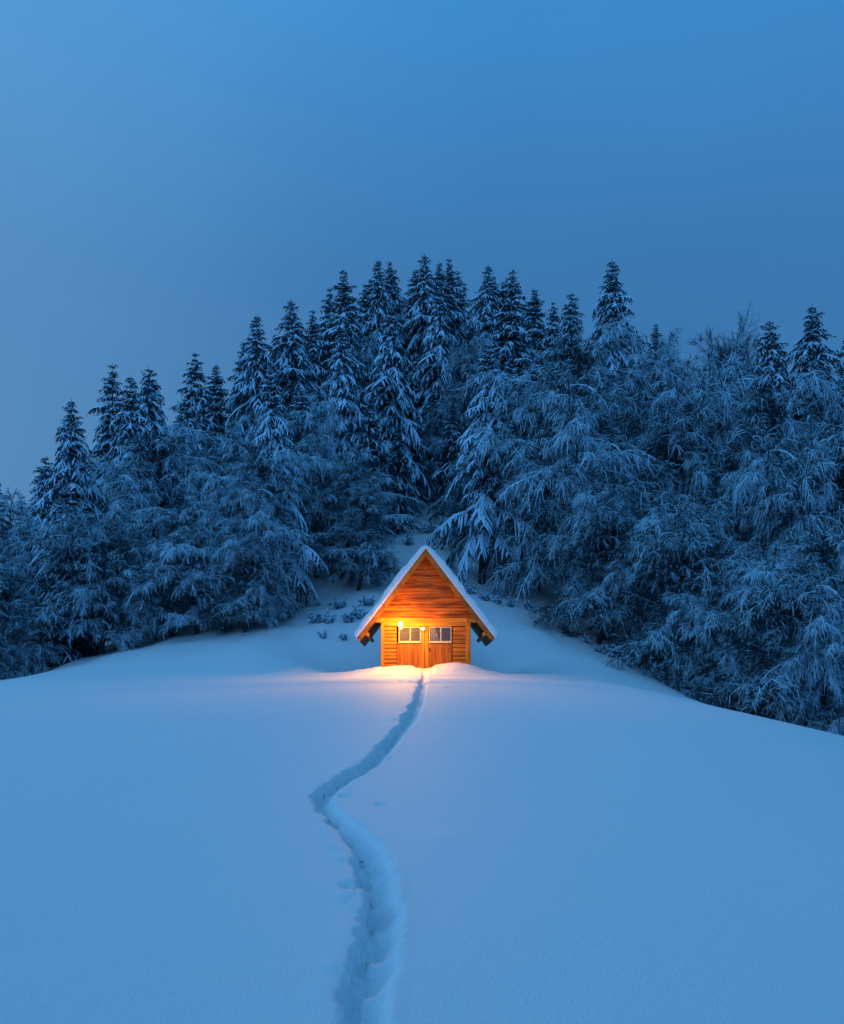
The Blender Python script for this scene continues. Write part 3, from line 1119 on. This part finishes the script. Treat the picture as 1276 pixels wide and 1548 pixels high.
def spruce(name, seed, H=14.0, slim=1.0, droop=.30, snow=.75, fat=1.0, low=.07):
    """spruce: drooping whorls, needle sprays under fingers of snow"""
    rng = np.random.default_rng(seed)
    root = empty(name)
    tb = MB()
    tb.tube([(0, 0, -.6), (.03, .02, H * .4), (0, .03, H * .8), (0, 0, H + .05)], [.20, .13, .05, .012], 9)
    tb.build('trunk', M['bark'], root)
    zs, z = [], H - .22
    while z > H * low:
        hh = H - z
        zs.append((z, hh))
        z -= (.24 + .022 * hh) * rng.uniform(.7, 1.35)
    st, az, el, L_, dr = [], [], [], [], []
    for z, hh in zs:
        n = int(rng.integers(5, 8)) if hh > .8 else 4
        a0 = rng.random() * 6.28
        wob = rng.uniform(.70, 1.18)
        for k in range(n):
            r = (.08 + .52 * hh ** .86) * slim
            r = min(r, 2.75 * slim * (1 + .14 * math.sin(z * 1.1 + seed)))
            st.append((0, 0, z))
            az.append(a0 + k * 6.283 / n + rng.normal(0, .22))
            e = 38 - 46 * min(1, hh / 3.2) - 9 * min(1, hh / 9) + rng.normal(0, 7)
            el.append(math.radians(e))
            L_.append(max(.12, r * wob * rng.uniform(.55, 1.22)))
            dr.append(droop * rng.uniform(.5, 1.4) * min(1, .3 + hh / 3))
    st, az, el, L_, dr = (np.array(q, float) for q in (st, az, el, L_, dr))
    P1 = curve_pts(st, az, el, L_, dr, 6, rng, .07)
    # side sprays, grouped by how long the bough is
    groups = [(P1, L_, True)]
    tw, tl = [], []
    for i in range(len(P1)):
        k = max(2, int(L_[i] / .105))
        s = np.linspace(.12, .97, k)[None, :] + rng.normal(0, .02, (1, k))
        p, d = sample_on(P1[i:i + 1], k, s)
        sg = np.where(np.arange(k) % 2 == 0, 1, -1)
        a = np.arctan2(d[:, 1], d[:, 0]) + sg * rng.uniform(.65, 1.1, k)
        l = (.40 * L_[i] * (1.05 - .8 * s[0]) + .10) * rng.uniform(.7, 1.3, k)
        e = np.arcsin(np.clip(d[:, 2], -.9, .9)) * .8 - rng.uniform(0, .30, k)
        tw.append(curve_pts(p, a, e, l, rng.uniform(.15, .75, k) * (.5 + droop), 4, rng, .06))
        tl.append(l)
    P2, L2 = np.vstack(tw), np.concatenate(tl)
    snow_p = []

    def caps(P, L, w, h, keep):
        sel = rng.random(len(P)) < keep
        Q, l = P[sel], L[sel]
        T, S_, _ = Q.shape
        s = np.linspace(0, 1, S_)[None, :]
        env = np.sin(np.pi * np.clip(.12 + .80 * s, 0, 1)) ** .6
        j = rng.uniform(.45, 1.35, (T, S_))
        sc_ = np.clip(l / .5, .45, 1.3)[:, None]
        ww, hv = w * env * j * sc_, h * env * j * sc_
        ww[:, -1] *= .4
        hv[:, -1] *= .3
        Q = Q + np.array([0, 0, .02])
        a, b_ = strips(Q, ww, hv, np.full((T, S_), .012))
        snow_p.append(a)
        snow_p.append(b_)
    caps(P1, L_, .085 * fat, .085 * fat, min(1, snow + .2))
    caps(P2, L2, .058 * fat, .060 * fat, snow)
    # needle sprays
    tw_all = [(P1, L_), (P2, L2)]
    nv, nf, cnt = [], [], 0
    fv = []
    for P, L in tw_all:
        k = np.maximum(3, (L / .026).astype(int))
        idx = np.repeat(np.arange(len(P)), k)
        s = rng.random(len(idx))[:, None]
        S_ = P.shape[1]
        f_ = np.clip(s[:, 0], 0, .999) * (S_ - 1)
        i = f_.astype(int)
        t = (f_ - i)[:, None]
        p = P[idx, i] * (1 - t) + P[idx, i + 1] * t
        d = norm(P[idx, i + 1] - P[idx, i])
        m = len(idx)
        sd = norm(np.cross(d, [0, 0, 1.0])) * rng.choice([-1, 1], m)[:, None]
        dirn = norm(d * rng.uniform(.3, 1.0, (m, 1)) + sd * rng.uniform(.2, 1.0, (m, 1)) + np.array([0, 0, -1.0]) * rng.uniform(-.12, .85, (m, 1)))
        ln = rng.uniform(.09, .19, (m, 1))
        wd = norm(np.cross(dirn, rng.normal(0, 1, (m, 3)))) * rng.uniform(.016, .032, (m, 1))
        v = np.stack([p, p + dirn * ln * .5 + wd, p + dirn * ln, p + dirn * ln * .5 - wd], 1)
        fr = rng.random(m) < .10 * snow
        nv.append(v[~fr].reshape(-1, 3))
        fv.append(v[fr].reshape(-1, 3))
    nv = np.vstack(nv)
    fv = np.vstack(fv)
    crown = link_mesh('crown', nv, np.arange(len(nv)).reshape(-1, 4), M['needles'], root)
    snow_p.append((fv, np.arange(len(fv)).reshape(-1, 4)))
    v, f = merge(snow_p)
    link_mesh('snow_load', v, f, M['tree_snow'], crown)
    root['h'] = H
    return root


def shrub(name, seed, H=.9):
    """knee-high bush: stems, dark twigs and lumps of snow caught in them"""
    rng = np.random.default_rng(seed)
    root = empty(name)
    n = 11
    az = np.arange(n) * 2.4 + rng.normal(0, .4, n)
    P = curve_pts(np.zeros((n, 3)) - [0, 0, .1], az, rng.uniform(1.0, 1.54, n), rng.uniform(.5, 1.25, n) * H, rng.uniform(.1, .45, n), 5, rng, .15)
    b = MB()
    for q in P:
        b.tube([tuple(p) for p in q], [.014, .011, .009, .007, .004], 5, False)
    b.build('stem', M['bark'], root)
    k = 16
    p2, d2 = sample_on(P, k, rng.uniform(.2, 1, (n, k)))
    m = n * k
    a2 = np.arctan2(d2[:, 1], d2[:, 0]) + rng.normal(0, 1.1, m)
    Q = curve_pts(p2, a2, rng.normal(.6, .45, m), rng.uniform(.10, .30, m) * H, rng.uniform(.2, .7, m), 3, rng)
    a, c = strips(Q, np.full((m, 3), .018) * rng.uniform(.4, 1.6, (m, 1)), np.full((m, 3), .012), np.full((m, 3), .02))
    v, f = merge([a, c])
    crown = link_mesh('twigs', v, f, M['twig'], root)
    sel = rng.random(m) < .92
    Q = Q[sel] + np.array([0, 0, .02])
    T = len(Q)
    j = rng.uniform(.5, 1.6, (T, 3))
    a, c = strips(Q, .034 * j, .046 * j, np.full((T, 3), .01))
    v, f = merge([a, c])
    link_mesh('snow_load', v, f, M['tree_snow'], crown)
    root['h'] = H
    return root


# prototypes: the first tree placed of each kind is the prototype itself
PROTO = {
    'spruceA': lambda: spruce('spruce_tree', 101, 15, .92, .28, .45),
    'spruceB': lambda: spruce('spruce_tree', 102, 15, 1.0, .36, .52),
    'spruceC': lambda: spruce('spruce_tree', 103, 14, .80, .24, .40),
    'spruceD': lambda: spruce('spruce_tree', 104, 14, .95, .48, .64, .95),
    'spruceE': lambda: spruce('spruce_tree', 105, 12, .86, .44, .86, .92, .24),
    'spruceF': lambda: spruce('spruce_tree', 106, 15, .95, .36, .16),  # kept nearly snowless so its dark colour stands in for the gully's shade
    'leafA': lambda: broadleaf('snowy_broadleaf_tree', 201, 12, 3.5, 60, (-.4, -.7), .40, laden=.92),
    'leafB': lambda: broadleaf('snowy_broadleaf_tree', 202, 12, 3.1, 56, (-.3, -.8), .46, laden=.82),
    'leafC': lambda: broadleaf('snowy_broadleaf_tree', 203, 12, 3.6, 60, (.3, -.7), .30, laden=.76),
    'leafD': lambda: broadleaf('snowy_broadleaf_tree', 204, 10, 3.5, 54, (-.5, -.6), .40, 1.0, .05, laden=.78),
    'leafE': lambda: broadleaf('snowy_broadleaf_tree', 205, 12, 2.9, 58, (0, -.6), .28, 1.0, .08, laden=.76),
    'bare': lambda: broadleaf('bare_tree', 206, 12, 4.4, 64, (0, 0), .04, .9, .30, .05, ('frost_snow', 'bare_twig'), .28, .9, .2),
    'shrubA': lambda: shrub('snowy_shrub', 301, .9),
    'shrubB': lambda: shrub('snowy_shrub', 302, .8),
    'shrubC': lambda: shrub('snowy_shrub', 303, 1.0),
}
_made = {}
trnd = random.Random(21)


def plant(kind, x, y, H, wide, label, cat, group, rot=None, name=None):
    if kind not in _made:
        o = _made[kind] = PROTO[kind]()
    else:
        o = copy_tree(_made[kind])
    h0 = o['h']
    k = H / h0
    o.location = (x, y, float(ground_z(x, y)[0]) - .05)
    o.scale = (k * wide, k * wide, k)
    o.rotation_euler = (R(trnd.gauss(0, 1.2)), R(trnd.gauss(0, 1.2)), rot if rot is not None else trnd.uniform(0, 6.28))
    for key in ('label', 'category', 'group', 'kind'):
        if key in o:
            del o[key]
    tag(o, label, cat, group)
    return o


SG, LG = 'snow-covered spruces of the hillside forest', 'snow-laden leafless trees along the forest edge'
SPRUCES = [
    # top x, top y, distance, kind, width, label
    (5, 728, 60, 'spruceC', 1.0, 'small dark spruce tip at the far left edge of the forest'),
    (29, 748, 66, 'spruceA', .9, 'faint little spruce between the leftmost tip and the forked-looking spruce'),
    (62, 688, 60, 'spruceD', 1.0, 'bushy spruce with ragged top, left of the tall dense spruce'),
    (108, 602, 50, 'spruceB', .85, 'tall dense spruce standing above the pale trees at far left'),
    (167, 548, 61, 'spruceA', 1.0, 'taller left half of the close spruce pair on the left skyline'),
    (191, 566, 57, 'spruceB', .9, 'right half of the close spruce pair on the left skyline'),
    (236, 557, 60, 'spruceD', 1.0, 'broad snowy spruce right of the close pair on the left skyline'),
    (222, 574, 65, 'spruceC', .8, 'thin spruce half hidden by the broad snowy left spruce'),
    (293, 530, 64, 'spruceA', .95, 'dark pointed spruce standing free above the left broadleaf crowns'),
    (276, 600, 58, 'spruceD', .8, 'low spruce at the left foot of the free pointed spruce'),
    (331, 546, 67, 'spruceC', .95, 'slim black spruce, lower neighbour right of the free pointed spruce'),
    (388, 477, 66, 'spruceB', .95, 'tall layered spruce where the left skyline starts to climb'),
    (368, 515, 70, 'spruceA', .8, 'narrow spruce tucked against the left of the tall layered spruce'),
    (412, 500, 74, 'spruceC', .9, 'thin spruce in the notch right of the tall layered spruce'),
    (455, 450, 68, 'spruceB', 1.0, 'full cone-shaped spruce left of the central crown of spruces'),
    (497, 430, 76, 'spruceA', .95, 'dark spruce just left of the needle-topped spruce'),
    (523, 410, 70, 'spruceC', 1.0, 'needle-topped slender spruce at the left of the central group'),
    (545, 432, 80, 'spruceA', .8, 'faint spruce between needle-topped spruce and central group'),
    (577, 393, 80, 'spruceB', .95, 'first of the tallest skyline spruces above the gully, leftmost'),
    (609, 395, 84, 'spruceA', .95, 'second of the tallest skyline spruces above the gully'),
    (645, 383, 82, 'spruceB', .95, 'highest spruce of the skyline, straight above the cabin ridge'),
    (664, 393, 86, 'spruceC', .9, 'slim spruce leaning on the right of the highest spruce'),
    (689, 390, 88, 'spruceA', .95, 'dark spruce closing the tallest group on its right'),
    (731, 400, 86, 'spruceB', .9, 'left spruce of the blended pair right of the tallest group'),
    (748, 415, 90, 'spruceA', .85, 'right spruce of the blended pair right of the tallest group'),
    (776, 405, 73, 'spruceA', 1.1, 'big dark spruce with stepped boughs right of centre skyline'),
    (807, 435, 80, 'spruceC', 1.0, 'shorter spruce behind the big stepped spruce, on its right'),
    (855, 443, 75, 'spruceD', 1.0, 'spruce top poking out above the great pale weeping tree'),
    (841, 452, 78, 'spruceA', .75, 'thin spruce tip beside the one above the weeping tree'),
    (926, 395, 73, 'spruceB', 1.05, 'solitary tall spruce rising above the right-hand broadleaf crowns'),
    (996, 490, 82, 'spruceC', .8, 'tiny spruce tip between solitary spruce and bare tree'),
    (1171, 483, 66, 'spruceD', 1.15, 'dark spruce just right of the bare fan-shaped tree'),
    (1228, 462, 66, 'spruceB', 1.15, 'tall spruce standing free near the right edge of the skyline'),
    (1276, 498, 70, 'spruceA', 1.0, 'spruce cut by the right edge of the photograph'),
    (472, 468, 75, 'spruceA', .9, 'spruce behind the full cone-shaped spruce, filling the step to the centre'),
    (560, 418, 86, 'spruceC', 1.0, 'thin spruce top just left of the tallest skyline group'),
    (592, 408, 90, 'spruceA', 1.0, 'spruce set back between the first two of the tallest group'),
    (626, 402, 90, 'spruceC', 1.0, 'spruce set back just left of the highest spruce'),
    (707, 410, 92, 'spruceA', 1.0, 'spruce set back between the tallest group and the blended pair'),
    (762, 425, 90, 'spruceC', 1.0, 'spruce set back between the blended pair and the big stepped spruce'),
    # nearer spruces inside the wood
    (527, 494, 61, 'spruceD', .85, 'snow-draped spruce with drooping arms below the needle-topped spruce'),
    (587, 462, 64, 'spruceD', 1.0, 'large central spruce with long hanging boughs left of the gully'),
    (662, 432, 74, 'spruceD', .95, 'snowy spruce with bowed boughs right of the dark gully top'),
    (728, 515, 52, 'spruceE', .9, 'plump snow-heaped spruce above the right slope of the cabin roof'),
    (427, 552, 49, 'spruceE', .75, 'narrow clotted spruce among the left broadleaf crowns'),
    (95, 722, 47.5, 'spruceC', .75, 'dark lower spruce column below the tall dense spruce at left'),
    (610, 560, 66, 'spruceF', .8, 'shadowed spruce on the left flank of the gully'),
    (634, 520, 78, 'spruceF', 1.0, 'blackest spruce deep in the shade at the head of the gully'),
    (601, 640, 60, 'spruceF', .8, 'low dark spruce on the left bank of the gully above the roof'),
    (683, 610, 62, 'spruceF', .8, 'dark spruce on the right bank of the gully, left of the plump spruce'),
    (622, 600, 70, 'spruceF', 1.0, 'dark spruce blocking the gully behind its two bank spruces'),
    (655, 590, 71, 'spruceF', 1.0, 'second dark spruce blocking the gully, right of the other'),
    (560, 600, 58, 'spruceF', .7, 'low spruce at the left mouth of the gully'),
]
for px, py, d, kind, wide, lab in SPRUCES:
    x = (px - CX) / FPX * d
    H = (HY - py) / FPX * d - float(ground_z(x, d)[0])
    plant(kind, x, d, H, wide * 15 / max(H, 9) * (H / 15) ** .35, lab, 'spruce tree', SG)

LEAF = [
    # top x, top y, distance, kind, width factor, rot, label
    (30, 775, 50, 'leafB', 1.0, 0, 'pale hazy tree filling the left edge below the spruces'),
    (-20, 850, 46, 'leafD', 1.0, .3, 'tree cut by the left edge, its branches over the snow crest'),
    (262, 662, 52, 'leafA', 1.15, 0, 'large weeping tree with long swept twigs left of the cabin'),
    (340, 655, 56, 'leafC', 1.0, .2, 'rounded frosted crown behind the large weeping left tree'),
    (400, 640, 62, 'leafE', 1.0, -.2, 'faint frosted crown under the cone-shaped spruce'),
    (480, 625, 55, 'leafB', .95, .1, 'frosted tree with upright crown below the central spruces, left side'),
    (398, 690, 48, 'leafA', .9, .4, 'tree with clotted drooping boughs nearest the cabin on the left'),
    (155, 785, 47.5, 'leafD', 1.1, -.1, 'low tree sweeping its twigs down to the left snow crest'),
    (300, 770, 47.5, 'leafB', 1.15, 0, 'low wide tree hanging over the snow left of the cabin'),
    (515, 690, 53, 'leafE', 1.0, -.3, 'slim frosted tree with dark stem behind the left roof side'),
    (540, 722, 50.5, 'leafE', .85, .1, 'frosted tree leaning over the left thicket, nearest the gully'),
    (690, 690, 57, 'leafE', .6, .2, 'small frosted tree on the right bank of the gully behind the plump spruce'),
    (190, 765, 58, 'leafC', .9, .1, 'frosted crown below the close pair of left spruces'),
    (370, 820, 46, 'leafD', .8, .5, 'small bowed tree at the left edge of the snow clearing'),
    (692, 515, 68, 'leafE', .8, .2, 'pale feathery crown just right of the dark gully'),
    (655, 640, 68, 'leafB', .7, -.4, 'shaded tree with level bare branches in the gully'),
    (872, 518, 51, 'leafA', 1.12, .1, 'great pale weeping tree right of the cabin roof'),
    (818, 620, 53, 'leafB', .9, -.1, 'left flank tree of the weeping mass, hanging toward the cabin roof'),
    (960, 535, 58, 'leafC', 1.0, .3, 'frosted crown below the solitary tall spruce'),
    (1000, 600, 51, 'leafE', 1.05, 0, 'dense frosted tree right of the great weeping tree'),
    (1060, 555, 64, 'leafC', 1.0, -.3, 'soft pale crown at the foot of the bare fan-shaped tree'),
    (1090, 600, 52, 'leafB', 1.0, .2, 'frosted tree with tangled boughs in the right-hand wood'),
    (1160, 585, 50, 'leafA', .95, 0, 'tall tangled tree below the dark right-hand spruce'),
    (1235, 570, 52, 'leafC', .95, .4, 'frosted tree below the tall spruce near the right edge'),
    (1262, 610, 46, 'leafE', .9, 0, 'pale tree cut by the right edge at mid height'),
    (905, 740, 47, 'leafD', .9, .2, 'low dark-footed tree under the right side of the weeping tree'),
    (1035, 770, 45, 'leafD', 1.0, -.2, 'low tree with a broad snowy fan of twigs right of the clearing'),
    (1150, 850, 41.5, 'leafD', 1.0, .3, 'low tangled tree rising from behind the right snow crest'),
    (1262, 800, 41, 'leafA', .9, -.2, 'bushy tree at the right edge just above the snow crest'),
    (1215, 720, 46, 'leafB', .9, .1, 'tree with dark upright stem near the right edge'),
    (1085, 880, 43, 'leafA', .8, .6, 'small tree with pale forked branches at the lower right'),
]
for px, py, d, kind, wide, rot, lab in LEAF:
    x = (px - CX) / FPX * d
    H = .93 * ((HY - py) / FPX * d - float(ground_z(x, d)[0]))
    plant(kind, x, d, max(H, 4), wide * 12 / max(H, 4) * (max(H, 4) / 12) ** .55, lab, 'broadleaf tree', LG, rot)
x = (1108 - CX) / FPX * 76
plant('bare', x, 76, ((HY - 464) / FPX * 76 - float(ground_z(x, 76)[0])) * .70, 1.05,
      'bare fan-shaped tree without snow on the right skyline', 'bare tree', None, 0)

# deeper rows of the same wood, showing only in the gaps
FILL = [(-27, 66), (-24, 58), (-20, 66), (-16, 70), (-12, 62), (-9, 70), (-7, 60), (-13, 78), (-4.6, 78), (5.5, 66), (9, 64), (13, 66), (17, 62),
        (21, 66), (25, 62), (29, 68), (11, 78), (19, 76), (25, 78), (33, 74), (-22, 52), (4.8, 80), (22, 56), (28, 55)]
for i, (x, y) in enumerate(FILL):
    g = float(ground_z(x, y)[0])
    pxx = CX + x / y * FPX
    sky_line = np.interp(pxx, [-100, 0, 100, 200, 300, 420, 520, 640, 780, 880, 1000, 1276], [800, 790, 690, 640, 610, 540, 480, 450, 470, 520, 560, 580])
    H = min(11.5, (HY - sky_line - 70) / FPX * y - g)
    if H > 4:
        plant(['leafC', 'spruceB', 'leafE', 'leafB', 'spruceA'][i % 5], x, y, H, 1.1, 'shadowed snowy tree deep inside the wood, seen through gaps between nearer trees',
              'tree', 'shadowed trees deep inside the wood', None)

# shrubs on the clearing behind the cabin
SHR = [
    (478, 905, 46, .9, 'dark shrub under the left trees, farthest left of the thicket'), (497, 912, 46, .8, 'second shrub from the left in the thicket left of the cabin'),
    (512, 892, 48, 1.0, 'snow-clotted shrub at the upper left of the thicket left of the roof'), (527, 914, 46, .8, 'shrub in the middle of the thicket left of the roof'),
    (543, 905, 46.5, .9, 'shrub of the left thicket nearest the roof edge'), (556, 889, 48, .9, 'dark round shrub just above the left roof edge'),
    (520, 932, 44.5, .5, 'tiny snow-capped shrub at the lower edge of the left thicket'), (489, 938, 44.5, .5, 'tiny shrub on the clean snow below the left thicket'),
    (570, 862, 51, .8, 'small shrub above the left slope of the roof'), (586, 846, 53, .7, 'small dark shrub on the slope left of the roof peak'),
    (617, 815, 58, .9, 'dark shrub in the gully just left above the roof peak'), (649, 808, 60, 1.2, 'thin upright sapling in the gully right above the roof peak'),
    (692, 858, 52, .9, 'shrub just right of the roof slope near the peak'), (712, 872, 50, .8, 'shrub right of the roof, below the plump spruce'),
    (733, 882, 49, .8, 'shrub at the left end of the row under the weeping tree'), (752, 885, 49, .6, 'second shrub in the row under the weeping tree'),
    (772, 884, 49, .7, 'third shrub in the row under the weeping tree'), (798, 884, 49, .9, 'larger shrub at the right end of the row under the weeping tree'),
    (852, 908, 47.5, .6, 'small shrub where the right clearing meets the wood'), (885, 938, 46, .6, 'snow-capped tuft on the right slope above the crest'),
    (905, 962, 45, .7, 'shrub on the right slope beside the dark tree foot'), (925, 968, 45, .9, 'white-topped shrub at the right wood edge'),
    (952, 990, 44, .6, 'shrub low on the right wood edge, near the crest'), (975, 1003, 43, .6, 'lowest shrub of the right slope, half behind the crest'),
    (995, 1010, 43.5, .8, 'dark shrub at the foot of the right-hand wood'),
]
for i, (px, py, d, h, lab) in enumerate(SHR):
    x, y = (px - CX) / FPX * d, d
    plant('shrub' + 'ABC'[i % 3], x, y, h * .78, 1.1, lab, 'shrub', 'snowy shrubs on the clearing round the cabin')
for o in list(bpy.data.objects):
    for key in ('h', 'r'):
        if key in o:
            del o[key]
